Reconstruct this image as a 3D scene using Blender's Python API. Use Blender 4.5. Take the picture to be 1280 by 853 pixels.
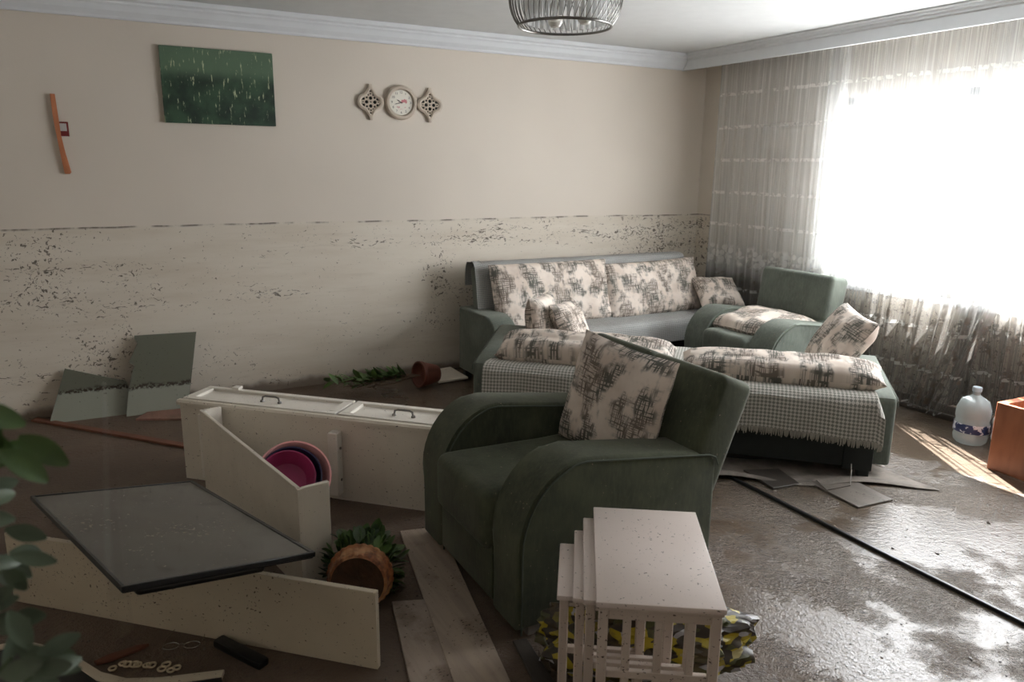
import bpy, bmesh, math, random
from mathutils import Vector, Matrix, noise
random.seed(7)
for o in list(bpy.data.objects): bpy.data.objects.remove(o)
S = bpy.context.scene
C = S.collection
PI = math.pi
# ---------------------------------------------------------------- camera
def make_camera():
    yaw, pitch, roll = map(math.radians, (28.175, 12.98, .735))
    cy, sy, cp, sp = math.cos(yaw), math.sin(yaw), math.cos(pitch), math.sin(pitch)
    f = Vector((sy*cp, cy*cp, -sp)); r = Vector((cy, -sy, 0)); u = r.cross(f)
    cr, sr = math.cos(roll), math.sin(roll)
    r, u = cr*r + sr*u, -sr*r + cr*u
    cd = bpy.data.cameras.new('camera'); co = bpy.data.objects.new('camera', cd); C.objects.link(co)
    m = Matrix((r, u, -f)).transposed().to_4x4(); m.translation = (0, 0, 1.6)
    co.matrix_world = m
    cd.sensor_width = 36; cd.lens = 943.93/1280*36; cd.clip_start = .05
    cd.dof.use_dof = True; cd.dof.focus_distance = 3.3; cd.dof.aperture_fstop = 4.5
    S.camera = co
make_camera()
# ---------------------------------------------------------------- light
S.view_settings.view_transform = 'Standard'; S.view_settings.look = 'None'
S.view_settings.gamma = 1; S.view_settings.use_curve_mapping = False
S.view_settings.exposure = 0.12
w = bpy.data.worlds.new('sky'); S.world = w; w.use_nodes = True
wn = w.node_tree; bg = wn.nodes['Background']
bg.inputs[0].default_value = (.955, .975, .995, 1); bg.inputs[1].default_value = 20.0
sd = bpy.data.lights.new('sun', 'SUN'); sd.energy = 85; sd.angle = .006; sd.color = (1, .985, .97)
so = bpy.data.objects.new('sun', sd); C.objects.link(so)
so.rotation_euler = Vector((-.50, -.82, -1.0)).to_track_quat('-Z', 'Y').to_euler()
pd = bpy.data.lights.new('window_portal', 'AREA'); pd.shape = 'RECTANGLE'; pd.size = 3.0; pd.size_y = 1.45
pd.cycles.is_portal = True
po = bpy.data.objects.new('window_portal', pd); C.objects.link(po)
po.location = (5.02, 2.45, 1.42); po.rotation_euler = (0, PI/2, 0)
po.rotation_euler = Matrix(((0, 0, 1), (1, 0, 0), (0, 1, 0))).to_euler()   # local z -> +x, so -z shines into the room
# ---------------------------------------------------------------- node helpers
class G:
    def __init__(s, name):
        s.m = bpy.data.materials.new(name); s.m.use_nodes = True; s.t = s.m.node_tree
        s.b = s.t.nodes['Principled BSDF']; s.out = s.t.nodes['Material Output']
    def n(s, typ, ins=None, **kw):
        x = s.t.nodes.new(typ)
        for k, v in kw.items(): setattr(x, k, v)
        for k, v in (ins or {}).items():
            if isinstance(v, bpy.types.NodeSocket): s.t.links.new(v, x.inputs[k])
            else: x.inputs[k].default_value = v
        return x
    def coord(s, kind='Object'):
        if kind == 'World': return s.n('ShaderNodeNewGeometry').outputs['Position']
        return s.n('ShaderNodeTexCoord').outputs[kind]
    def map(s, v, scale=(1, 1, 1), rot=(0, 0, 0), loc=(0, 0, 0)):
        return s.n('ShaderNodeMapping', {'Vector': v, 'Scale': scale, 'Rotation': rot, 'Location': loc}).outputs[0]
    def noise(s, v, scale, detail=3, rough=.55, dist=0):
        return s.n('ShaderNodeTexNoise', {'Vector': v, 'Scale': scale, 'Detail': detail, 'Roughness': rough, 'Distortion': dist}).outputs[0]
    def ramp(s, f, a, b, lo=0., hi=1.):
        return s.n('ShaderNodeMapRange', {'Value': f, 1: a, 2: b, 3: lo, 4: hi}, interpolation_type='SMOOTHSTEP').outputs[0]
    def math(s, op, a, b=0.):
        return s.n('ShaderNodeMath', {0: a, 1: b}, operation=op).outputs[0]
    def mix(s, f, a, b):
        x = s.n('ShaderNodeMix', data_type='RGBA')
        for k, v in ((0, f), (6, a), (7, b)):
            if isinstance(v, bpy.types.NodeSocket): s.t.links.new(v, x.inputs[k])
            else: x.inputs[k].default_value = v if k == 0 else (*v[:3], 1)
        return x.outputs[2]
    def sep(s, v): return s.n('ShaderNodeSeparateXYZ', {0: v}).outputs
    def bump(s, h, strength=.3, dist=.01):
        s.set('Normal', s.n('ShaderNodeBump', {'Height': h, 'Strength': strength, 'Distance': dist}).outputs[0])
    def set(s, k, v):
        if isinstance(v, bpy.types.NodeSocket): s.t.links.new(v, s.b.inputs[k])
        elif k in ('Base Color',) and len(v) == 3: s.b.inputs[k].default_value = (*v, 1)
        else: s.b.inputs[k].default_value = v
def hx(r, g, b):
    f = lambda c: (c/255/12.92) if c/255 <= .04045 else ((c/255+.055)/1.055)**2.4
    return (f(r), f(g), f(b))
MUD = hx(70, 56, 44)
def plain(name, col, rough=.5, metal=0, var=.12, bumpy=0):
    g = G(name); v = g.coord('World'); f = g.noise(v, 9, 4)
    g.set('Base Color', g.mix(g.ramp(f, .3, .7), [c*(1-var) for c in col], [min(1, c*(1+var)) for c in col]))
    g.set('Roughness', rough); g.set('Metallic', metal)
    if bumpy: g.bump(g.noise(v, 60, 3), bumpy, .01)
    return g.m
def specks(g, v, amount=.5, fine=95, big=2.2, stretch=(1, 1, 1)):
    """mask of dried mud specks, clustered"""
    p = g.map(v, stretch)
    a = g.noise(p, fine, 3, .6); cl = g.noise(v, big, 3, .6)
    th = g.math('ADD', g.math('MULTIPLY', g.ramp(cl, .35, .72), .17*amount), a)
    return g.ramp(th, .70, .74)
def lacquer(name, col, amount=.6, rough=.35, film=.35):
    g = G(name); v = g.coord('World')
    m = specks(g, v, amount); m2 = specks(g, g.map(v, (1, 1, 1), (0, 0, 0), (3, 1, 7)), amount*.8, 50, 1.4, (1, 1, 2.2))
    base = g.mix(g.ramp(g.noise(v, 3.1, 4), .4, .8, 0, film), col, [c*.62*k for c, k in zip(col, (1, .93, .84))])
    c = g.mix(g.math('MAXIMUM', m, m2), base, hx(72, 56, 44))
    g.set('Base Color', c); g.set('Roughness', rough); g.bump(g.noise(v, 40, 3), .06, .005)
    return g.m
def velvet(name, col, col2):
    g = G(name); v = g.coord('Object')
    f = g.noise(v, 5, 5, .6); f2 = g.noise(g.map(v, (1, 1, .25)), 70, 3, .7)
    base = g.mix(g.ramp(f, .3, .7), col, col2)
    base = g.mix(g.ramp(f2, .35, .75, 0, .35), base, [c*1.5 for c in col2])
    dust = specks(g, v, .25, 80, 3)
    g.set('Base Color', g.mix(dust, base, hx(140, 125, 105)))
    g.set('Roughness', .85); g.set('Sheen Weight', .2); g.set('Sheen Roughness', .45); g.set('Sheen Tint', (.78, .77, .70, 1))
    g.bump(g.noise(v, 260, 2), .15, .002)
    return g.m
def printed(name, shift=0):
    g = G(name); uv = g.map(g.coord('UV'), (1, 1, 1), (0, 0, 0), (shift*.37, shift*.21, 0))
    vs = g.noise(g.map(uv, (125, 10, 1)), 1, 2, .6)
    hs = g.noise(g.map(uv, (10, 125, 1)), 1, 2, .6)
    cl = g.noise(g.map(uv, (1.25, .8, 1)), 6.5, 3, .6); cl2 = g.noise(uv, 13, 2, .5)
    env = g.ramp(g.math('ADD', g.math('MULTIPLY', cl, .7), g.math('MULTIPLY', cl2, .3)), .44, .54)
    st = g.math('MAXIMUM', g.ramp(vs, .46, .54), g.ramp(hs, .48, .56))
    mask = g.math('MULTIPLY', env, st)
    soft = g.math('MULTIPLY', env, .20); mask = g.math('MAXIMUM', g.math('MULTIPLY', mask, .88), soft)
    ink = g.mix(g.ramp(g.noise(uv, 5, 2), .42, .58), hx(58, 64, 58), hx(98, 86, 76))
    cream = g.mix(g.ramp(g.noise(uv, 6, 3), .35, .7), hx(232, 220, 209), hx(212, 197, 184))
    g.set('Base Color', g.mix(mask, cream, ink)); g.set('Roughness', .8)
    g.bump(g.noise(g.map(uv, (1, 1, 1)), 300, 2), .15, .002)
    return g.m
def woven(name, a, b, size=.014):
    g = G(name); uv = g.map(g.coord('UV'), (1, 1, 1), (0, 0, PI/4))
    ck = g.n('ShaderNodeTexChecker', {'Vector': uv, 'Scale': 1/size}).outputs[1]
    f = g.noise(g.coord('UV'), 4, 4)
    c = g.mix(ck, a, b); c = g.mix(g.ramp(f, .4, .8, 0, .3), c, hx(120, 108, 95))
    g.set('Base Color', c); g.set('Roughness', .9); g.bump(ck, .35, .002)
    return g.m
# ---------------------------------------------------------------- mesh helpers
def obj(name, bm, mat, parent=None, smooth=True, recalc=True):
    if recalc: bmesh.ops.recalc_face_normals(bm, faces=bm.faces)
    me = bpy.data.meshes.new(name); bm.to_mesh(me); bm.free()
    me.materials.append(mat)
    if smooth:
        for p in me.polygons: p.use_smooth = True
        try: me.set_sharp_from_angle(angle=math.radians(38))
        except Exception: pass
    o = bpy.data.objects.new(name, me); C.objects.link(o)
    if parent: o.parent = parent
    return o
def tag(o, label, cat, group=None, kind=None):
    o['label'] = label; o['category'] = cat
    if group: o['group'] = group
    if kind: o['kind'] = kind
    return o
def thing(name, label, cat, loc=(0, 0, 0), rz=0, group=None):
    o = bpy.data.objects.new(name, None); C.objects.link(o); o.empty_display_size = .05
    o.location = loc; o.rotation_euler = (0, 0, rz)
    return tag(o, label, cat, group)
def struct(name, bm, m, smooth=False):
    o = obj(name, bm, m, None, smooth); o['kind'] = 'structure'; return o
def box(bm, x0, x1, y0, y1, z0, z1, bev=0, seg=3, mat=None):
    r = bmesh.ops.create_cube(bm, size=1); vs = r['verts']
    for v in vs: v.co = Vector(((x0+x1)/2+v.co.x*(x1-x0), (y0+y1)/2+v.co.y*(y1-y0), (z0+z1)/2+v.co.z*(z1-z0)))
    if mat is not None: bmesh.ops.transform(bm, matrix=mat, verts=vs)
    if bev:
        es = list({e for v in vs for e in v.link_edges})
        bmesh.ops.bevel(bm, geom=es, offset=bev, segments=seg, profile=.5, affect='EDGES')
    return bm
def BX(*a, **k): return box(bmesh.new(), *a, **k)
def prism(bm, pts, y0, y1, bev=0, seg=3, ax='y'):
    """closed outline pts (x,z) extruded along y"""
    mk = (lambda p, y: (p[0], y, p[1])) if ax == 'y' else ((lambda p, y: (y, p[0], p[1])) if ax == 'x' else (lambda p, y: (p[0], p[1], y)))
    a = [bm.verts.new(mk(p, y0)) for p in pts]; b = [bm.verts.new(mk(p, y1)) for p in pts]
    n = len(pts); fa = bm.faces.new(a); fb = bm.faces.new(b[::-1])
    for i in range(n): bm.faces.new((a[i], b[i], b[(i+1) % n], a[(i+1) % n]))
    if bev:
        es = list(fa.edges)+list(fb.edges)
        bmesh.ops.bevel(bm, geom=es, offset=bev, segments=seg, profile=.5, affect='EDGES')
    return bm
def tube(bm, pts, r, seg=8, closed=False, cap=True):
    pts = [Vector(p) for p in pts]; n = len(pts); rings = []; up = None
    rr = r if isinstance(r, (list, tuple)) else [r]*n
    for i, p in enumerate(pts):
        a = pts[i-1] if (i > 0 or closed) else p; b = pts[(i+1) % n] if (i < n-1 or closed) else p
        t = (b-a).normalized()
        if up is None: up = t.orthogonal().normalized()
        up = (up - t*up.dot(t)); up = up.normalized() if up.length > 1e-6 else t.orthogonal().normalized()
        s = t.cross(up)
        rings.append([bm.verts.new(p + (up*math.cos(2*PI*k/seg)+s*math.sin(2*PI*k/seg))*rr[i]) for k in range(seg)])
    m = n if closed else n-1
    for i in range(m):
        A, B = rings[i], rings[(i+1) % n]
        for k in range(seg): bm.faces.new((A[k], A[(k+1) % seg], B[(k+1) % seg], B[k]))
    if cap and not closed: bm.faces.new(rings[0][::-1]); bm.faces.new(rings[-1])
    return bm
def lathe(bm, prof, seg=32, mat=None, wob=None):
    rings = []; new = []
    for j, (r, z) in enumerate(prof):
        ring = []
        for k in range(seg):
            a = 2*PI*k/seg; q = r*(wob(a, j) if wob else 1)
            ring.append(bm.verts.new((q*math.cos(a), q*math.sin(a), z)))
        rings.append(ring); new += ring
    for i in range(len(rings)-1):
        for k in range(seg): bm.faces.new((rings[i][k], rings[i][(k+1) % seg], rings[i+1][(k+1) % seg], rings[i+1][k]))
    if mat is not None: bmesh.ops.transform(bm, matrix=mat, verts=new)
    return bm
def grid(nu, nv, fn, uvfn=None, thick=0, wrap=False):
    """fn(i/nu, j/nv) -> point; uv in metres via uvfn"""
    bm = bmesh.new(); uvl = bm.loops.layers.uv.new('UVMap')
    vs = [[bm.verts.new(fn(i/nu, j/nv)) for j in range(nv+1)] for i in range(nu+1)]
    for i in range(nu):
        for j in range(nv):
            f = bm.faces.new((vs[i][j], vs[i+1][j], vs[i+1][j+1], vs[i][j+1]))
            if uvfn:
                for l, (a, b) in zip(f.loops, ((i, j), (i+1, j), (i+1, j+1), (i, j+1))): l[uvl].uv = uvfn(a/nu, b/nv)
    if thick: bmesh.ops.recalc_face_normals(bm, faces=bm.faces); bmesh.ops.solidify(bm, geom=bm.faces[:], thickness=thick)
    return bm
def pillow_bm(W, H, T, pinch=.05, wr=.006, seed=0, power=.5, n=28):
    bm = bmesh.new(); uvl = bm.loops.layers.uv.new('UVMap')
    def pt(i, j, s):
        u, v = 2*i/n-1, 2*j/n-1
        x = W/2*u*(1-pinch*math.cos(v*PI/2)); y = H/2*v*(1-pinch*math.cos(u*PI/2))
        h = (max(0, 1-u**4)*max(0, 1-v**4))**power
        k = noise.noise(Vector((x*9+seed, y*9, s*3)))*wr*2*h
        e = .06*noise.noise(Vector((u*2+seed, v*2, 4)))*T
        return (x, y, s*h*T/2+k+e)
    top = {}; bot = {}
    for i in range(n+1):
        for j in range(n+1):
            edge = i in (0, n) or j in (0, n)
            top[i, j] = bm.verts.new(pt(i, j, 1)); bot[i, j] = top[i, j] if edge else bm.verts.new(pt(i, j, -1))
    for d, s in ((top, 0), (bot, 1)):
        for i in range(n):
            for j in range(n):
                ids = [(i, j), (i+1, j), (i+1, j+1), (i, j+1)]
                f = bm.faces.new([d[k] for k in (ids if s == 0 else ids[::-1])])
                for l, (a, b) in zip(f.loops, ids if s == 0 else ids[::-1]): l[uvl].uv = (a/n*W+s*1.3+seed, b/n*H+seed*.7)
    return bm
def place(o, loc, xdir, ydir):
    x = Vector(xdir).normalized(); y = Vector(ydir); y = (y-x*y.dot(x)).normalized(); z = x.cross(y)
    m = Matrix((x, y, z)).transposed().to_4x4(); m.translation = loc; o.matrix_world = m
    o.location, o.rotation_euler = m.translation, m.to_euler(); return o
def arc(cx, cz, rx, rz, a0, a1, n=8):
    return [(cx+rx*math.cos(a0+(a1-a0)*i/n), cz+rz*math.sin(a0+(a1-a0)*i/n)) for i in range(n+1)]
# ---------------------------------------------------------------- materials
def wall_material(name, col):
    g = G(name); p = g.coord('World'); x, y, z = g.sep(p)
    lift = g.math('ADD', z, g.math('MULTIPLY', g.noise(g.map(p, (1.2, 1.2, .3)), 1, 3), .03))
    below = g.ramp(lift, 1.213, 1.219, 1, 0)
    line = g.math('MULTIPLY', g.math('MULTIPLY', g.ramp(lift, 1.200, 1.2135), g.ramp(lift, 1.216, 1.2175, 1, 0)), g.ramp(g.noise(g.map(p, (3, 3, 1)), 3, 4), .42, .62))
    up = g.mix(g.ramp(g.noise(p, .8, 2), .3, .7), col, [c*.93 for c in col])
    film = g.mix(g.ramp(g.noise(g.map(p, (.8, .8, 5)), 1.6, 5, .6), .35, .75), hx(214, 205, 191), hx(204, 193, 177))
    streak = g.noise(g.map(p, (1.3, 1.3, 14)), 2.2, 5, .65)
    film = g.mix(g.ramp(streak, .55, .75, 0, .22), film, hx(168, 152, 134))
    c = g.mix(below, up, film)
    q = g.map(p, (1, 1, 1.15))
    dist = g.n('ShaderNodeVectorMath', {0: q, 1: g.n('ShaderNodeVectorMath', {0: g.n('ShaderNodeTexNoise', {'Vector': p, 'Scale': 13., 'Detail': 2.}).outputs[1], 'Scale': .10}, operation='SCALE').outputs[0]}, operation='ADD').outputs[0]
    a = g.noise(dist, 48, 3, .65); b = g.noise(g.map(dist, (.6, .6, 2.6), (0, 0, 0), (4, 2, 1)), 32, 3, .65)
    cl = g.noise(p, 2.1, 4, .62); cl2 = g.noise(g.map(p, (.55, .55, 3.2), (0, 0, 0), (9, 9, 3)), 1.7, 3, .6)
    m1 = g.ramp(g.math('ADD', a, g.math('MULTIPLY', g.ramp(cl, .42, .74), .17)), .695, .725)
    m2 = g.ramp(g.math('ADD', b, g.math('MULTIPLY', g.ramp(cl2, .45, .75), .17)), .70, .73)
    corner = g.math('MULTIPLY', g.ramp(x, 4.45, 4.75), g.ramp(g.noise(dist, 26, 3, .65), .56, .64))
    m = g.math('MULTIPLY', g.math('MAXIMUM', g.math('MAXIMUM', m1, m2), corner), below)
    m = g.math('MAXIMUM', m, line)
    c = g.mix(g.math('MULTIPLY', m, .85), c, hx(66, 54, 44))
    foot = g.math('MULTIPLY', g.ramp(g.math('ADD', z, g.math('MULTIPLY', g.noise(p, 6, 3), .10)), .08, .14, 1, 0), .8)
    c = g.mix(foot, c, hx(92, 76, 62))
    g.set('Base Color', c); g.set('Roughness', .62); g.bump(g.math('ADD', g.noise(p, 45, 3), m), .08, .006)
    return g.m
M = {}
M['wall'] = wall_material('flood_stained_plaster', hx(216, 206, 193))
M['ceiling'] = plain('white_ceiling_paint', hx(212, 213, 212), .8, 0, .02)
M['cornice'] = plain('white_cornice_paint', hx(218, 221, 224), .55, 0, .02)
def mud_floor():
    g = G('wet_mud_floor'); p = g.coord('World'); x, y, z = g.sep(p)
    n1 = g.noise(p, 1.3, 5, .6); n2 = g.noise(p, 9, 5, .65); n3 = g.noise(g.map(p, (1, 1, 1), (0, 0, .6)), 38, 4, .7)
    right = g.ramp(g.math('ADD', x, g.math('MULTIPLY', g.noise(p, .9, 3), 1.2)), 2.4, 3.6)
    c1 = g.mix(g.ramp(n1, .35, .65), hx(84, 67, 53), hx(106, 88, 72))
    c2 = g.mix(g.ramp(n1, .35, .65), hx(90, 79, 68), hx(110, 99, 87))
    c = g.mix(right, c1, c2); c = g.mix(g.ramp(n3, .58, .7, 0, .7), c, hx(52, 43, 36))
    g.set('Base Color', c)
    pud = g.ramp(g.math('ADD', g.math('MULTIPLY', n1, .75), g.math('MULTIPLY', g.noise(p, 4, 4), .25)), .47, .54)   # 1 = rough churned mud
    wet = g.ramp(x, .9, 2.1, .50, .0)
    ro = g.math('ADD', g.math('MULTIPLY', pud, .08), g.math('ADD', wet, .10))
    g.set('Roughness', ro)
    h = g.math('ADD', g.math('MULTIPLY', n2, .2), g.math('ADD', g.math('MULTIPLY', n3, .6), g.math('MULTIPLY', g.noise(p, 70, 3, .7), .5)))
    str_ = g.math('ADD', g.math('MULTIPLY', pud, .62), .20)
    b = g.n('ShaderNodeBump', {'Height': h, 'Strength': str_, 'Distance': .026}); g.set('Normal', b.outputs[0])
    g.set('Specular IOR Level', .7)
    return g.m
M['floor'] = mud_floor()
GREEN = (hx(48, 53, 39), hx(73, 78, 58))
M['velvet'] = velvet('moss_green_velvet', *GREEN)
M['velvet2'] = velvet('grey_green_velvet', hx(80, 87, 79), hx(102, 109, 100))
M['under'] = plain('black_green_underside', hx(40, 45, 44), .8)
M['piping'] = plain('green_piping', hx(72, 80, 68), .7)
M['foot'] = plain('grey_plastic_foot', hx(150, 145, 138), .5)
for k in range(4): M['print%d' % k] = printed('brushed_print_fabric.%d' % k if k else 'brushed_print_fabric', k)
M['throw'] = woven('grey_checked_weave', hx(198, 194, 186), hx(128, 128, 121), .014)
M['throw2'] = woven('blue_grey_weave', hx(178, 178, 174), hx(136, 138, 138), .010)
M['fringe'] = plain('cream_grey_fringe', hx(160, 155, 145), .9)
M['white'] = lacquer('white_lacquer', hx(224, 216, 202), .35)
M['white_in'] = lacquer('white_lacquer_clean', hx(232, 226, 216), .2, .4, .1)
M['board'] = lacquer('cream_board', hx(206, 194, 172), .45)
M['table'] = lacquer('off_white_table_lacquer', hx(226, 212, 204), .35, .3, .15)
M['leg'] = lacquer('off_white_leg_lacquer', hx(206, 192, 180), .55, .4, .5)
def plank_m(name, col, mud):
    g = G(name); p = g.coord('Object'); f = g.noise(g.map(p, (14, 1.2, 14)), 2, 4, .6)
    c = g.mix(g.ramp(f, .35, .7), col, [k*.8 for k in col])
    c = g.mix(g.ramp(g.noise(p, 5, 5, .65), mud, mud+.20, 0, .7), c, hx(104, 86, 70)); c = g.mix(specks(g, p, .7, 80, 4), c, hx(64, 52, 42))
    g.set('Base Color', c); g.set('Roughness', .5); return g.m
M['plank'] = plank_m('muddy_laminate', hx(176, 160, 144), .52)
M['plank2'] = plank_m('darker_muddy_laminate', hx(168, 152, 138), .46)
M['plank_dark'] = plank_m('dark_laminate', hx(74, 68, 62), .60)
M['plank_grey'] = plank_m('grey_wet_laminate', hx(118, 110, 102), .60)
M['brown'] = plain('brown_board_edge', hx(116, 74, 54), .6)
M['metal'] = plain('dark_metal', hx(128, 126, 122), .32, .9)
M['chrome'] = plain('brushed_metal', hx(150, 150, 148), .25, 1)
M['black'] = plain('black_plastic', hx(22, 23, 24), .35)
M['pvc'] = plain('white_window_plastic', hx(236, 238, 238), .35, 0, .02)

# ================================================================ SETTING
XL, XR, YB, YF, ZC = -1.5, 4.85, 5.45, -1.6, 2.57
bm = grid(1, 1, lambda u, v: (XL-.2+u*(XR+.4-XL), YF-.2+v*(YB+.4-YF), 0)); struct('floor', bm, M['floor'])
struct('ceiling', BX(XL-.2, XR+.2, YF-.2, YB+.2, ZC, ZC+.1), M['ceiling'])
struct('wall_back', BX(XL-.2, XR+.2, YB, YB+.15, 0, ZC), M['wall'])
struct('wall_left', BX(XL-.15, XL, YF, YB, 0, ZC), M['wall'])
struct('wall_front', BX(XL-.2, XR+.2, YF-.15, YF, 0, ZC), M['wall'])
WY0, WY1, WZ0, WZ1 = .95, 3.98, .78, 2.13
bm = bmesh.new()
box(bm, XR, XR+.2, WY1, YB, 0, ZC); box(bm, XR, XR+.2, YF, WY0, 0, ZC)
box(bm, XR, XR+.2, WY0, WY1, 0, WZ0); box(bm, XR, XR+.2, WY0, WY1, WZ1, ZC)
struct('wall_right', bm, M['wall'])
# window: frame, mullions, sill, panes
gl = G('window_glass'); tr = gl.n('ShaderNodeBsdfTransparent'); gs = gl.n('ShaderNodeBsdfGlossy', {'Roughness': .02})
mx = gl.n('ShaderNodeMixShader', {0: .06, 1: tr.outputs[0], 2: gs.outputs[0]}); gl.t.links.new(mx.outputs[0], gl.out.inputs[0])
win = bpy.data.objects.new('window_1', None); C.objects.link(win); win['kind'] = 'structure'; win.location = (XR+.1, (WY0+WY1)/2, WZ0)
def wpart(name, bm, m):
    o = obj(name, bm, m, win, False); o.matrix_parent_inverse = Matrix.Translation(-win.location); return o
bm = bmesh.new(); x0, x1 = XR+.07, XR+.13
for a, b, c, d in ((WY0, WY1, WZ1-.06, WZ1), (WY0, WY1, WZ0, WZ0+.06), (WY0, WY0+.06, WZ0, WZ1), (WY1-.06, WY1, WZ0, WZ1),
                   (3.0, 3.08, WZ0, WZ1), (1.95, 2.03, WZ0, WZ1)): box(bm, x0, x1, a, b, c, d, .004, 1)
wpart('window_frame', bm, M['pvc'])
for a, b in ((3.14, 3.86), (2.09, 2.94), (1.07, 1.89)):
    bm = bmesh.new(); e = .045
    box(bm, x0-.03, x0+.02, a, b, 2.0, 2.0+e, .004, 1); box(bm, x0-.03, x0+.02, a, b, WZ0+.08, WZ0+.08+e, .004, 1)
    box(bm, x0-.03, x0+.02, a, a+e, WZ0+.08, 2.0, .004, 1); box(bm, x0-.03, x0+.02, b-e, b, WZ0+.08, 2.0, .004, 1)
    s = wpart('casement', bm, M['pvc'])
    p = obj('pane', BX(x0+.0, x0+.006, a+.04, b-.04, WZ0+.1, 2.03), gl.m, s, False); p.matrix_parent_inverse = Matrix.Translation(-win.location)
wpart('window_sill', BX(XR-.02, XR+.07, WY0-.03, WY1+.03, WZ0-.035, WZ0+.001, .006, 2), M['pvc'])
# cornices
prof = [(YB-.003, ZC-.13), (YB-.03, ZC-.13), (YB-.035, ZC-.115), (YB-.06, ZC-.09), (YB-.075, ZC-.06), (YB-.085, ZC-.05), (YB-.085, ZC-.04), (YB-.105, ZC-.03), (YB-.105, ZC-.002), (YB-.003, ZC-.002)]
struct('trim_1', prism(bmesh.new(), prof, XL, 4.56, ax='x'), M['cornice'])
PX = 4.56
prof = [(PX+.03, ZC-.135), (PX, ZC-.135), (PX, ZC-.06), (PX-.012, ZC-.052), (PX-.012, ZC-.04), (PX-.03, ZC-.03), (PX-.03, ZC-.018), (PX-.045, ZC-.01), (PX-.045, ZC-.002), (PX+.03, ZC-.002)]
struct('trim_2', prism(bmesh.new(), prof, YF, YB-.003), M['cornice'])
struct('baseboard_right', BX(XR-.02, XR-.001, YF, YB-.002, .0, .09, .004, 1), M['plank_grey'])
struct('trim_3', BX(XR-.05, XR-.021, 1.0, 5.3, .0, .035, .01, 2), M['plank_dark'])
struct('trim_4', BX(2.795, 2.812, -.6, 2.76, 0, .016, .003, 1), M['black'])

# curtains
def curtain_m(name, seed, dens):
    g = G(name); uv = g.coord('UV'); u, v, _ = g.sep(uv); P = g.coord('World'); x, y, z = g.sep(P)
    col = g.mix(g.ramp(g.math('ADD', z, g.math('MULTIPLY', g.noise(P, 3, 3), .25)), .78, 1.05), hx(112, 110, 106), hx(238, 239, 239))
    # embroidered flower rows every ~.27 m
    row = g.math('ABSOLUTE', g.math('SUBTRACT', g.math('FRACT', g.math('DIVIDE', v, .27)), .5))
    rowm = g.ramp(row, .44, .47)
    vor = g.n('ShaderNodeTexVoronoi', {'Vector': g.map(uv, (1, 1, 1)), 'Scale': 26.}, feature='F1').outputs[0]
    fl = g.math('MULTIPLY', rowm, g.ramp(vor, .45, .62, 1, 0))
    lowrow = g.math('MULTIPLY', g.math('MULTIPLY', g.ramp(v, .72, .76), g.ramp(v, .88, .92, 1, 0)), g.ramp(g.n('ShaderNodeTexVoronoi', {'Vector': uv, 'Scale': 17.}).outputs[0], .4, .55, 1, 0))
    vert = g.ramp(g.noise(g.map(uv, (70, .6, 1)), 1, 2), .45, .75, 0, .25)
    stain = g.math('MULTIPLY', g.ramp(g.noise(P, 13, 5, .7), .53, .66), g.ramp(g.math('ADD', z, g.math('MULTIPLY', g.noise(P, 1.5, 2), .3)), .6, 1.55, 1, 0))
    op = g.math('ADD', g.math('ADD', dens, vert), g.math('MULTIPLY', g.math('MAXIMUM', fl, lowrow), .45))
    op = g.math('ADD', op, g.ramp(z, .62, .90, .36, 0)); op = g.math('ADD', op, g.math('MULTIPLY', stain, .4))
    op = g.math('MINIMUM', op, .97)
    col = g.mix(g.math('MULTIPLY', stain, .8), col, hx(92, 80, 68))
    col = g.mix(g.math('MULTIPLY', g.math('MAXIMUM', fl, lowrow), .6), col, hx(200, 200, 196))
    d = g.n('ShaderNodeBsdfDiffuse', {'Color': col}); t = g.n('ShaderNodeBsdfTranslucent', {'Color': col}); tp = g.n('ShaderNodeBsdfTransparent')
    m1 = g.n('ShaderNodeMixShader', {0: g.ramp(z, .70, 1.0, .12, .45), 1: d.outputs[0], 2: t.outputs[0]})
    m2 = g.n('ShaderNodeMixShader', {0: op, 1: tp.outputs[0], 2: m1.outputs[0]})
    g.t.links.new(m2.outputs[0], g.out.inputs[0]); return g.m
def curtain(label, y0, y1, x, dens, seed, gather=1.0, sweep=0., flare=0., n=260, zb=.06, top=2.54):
    W = abs(y1-y0)*1.8
    def fn(s, t):
        z = top+(zb-top)*t
        y = y0+(y1-y0)*s
        a = s*abs(y1-y0)
        y += sweep*(s**3)*max(0, (t-.55)/.45)**1.3
        dx = .022*math.sin(a*62+seed+1.5*math.sin(a*9+seed))+.014*math.sin(a*27+seed*2+t*1.2)
        dx *= .6+.6*t
        dx += noise.noise(Vector((a*3, t*2, seed)))*.03*t
        dx -= flare*(s**2)*t*t
        if t > .97: z += .018*abs(math.sin(a*26))
        return (x+dx, y, z)
    bm = grid(n, 40, fn, lambda s, t: (s*W, (1-t)*(top-zb)))
    o = obj('sheer_curtain', bm, curtain_m('sheer_curtain_fabric.%d' % seed, seed, dens), None, True, False)
    return tag(o, label, 'curtain')
curtain('sheer white curtain panel hanging against the wall beside the back corner', 5.17, 3.86, 4.75, .46, 1)
curtain('wide sheer lace curtain panel in front of the bright window with grey muddy lower half', 4.0, 2.50, 4.725, .30, 2, sweep=.30, flare=.10)
curtain('sheer curtain panel at the right edge of the photo behind the water bottle', 2.85, .85, 4.775, .30, 3, zb=.10)

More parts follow.
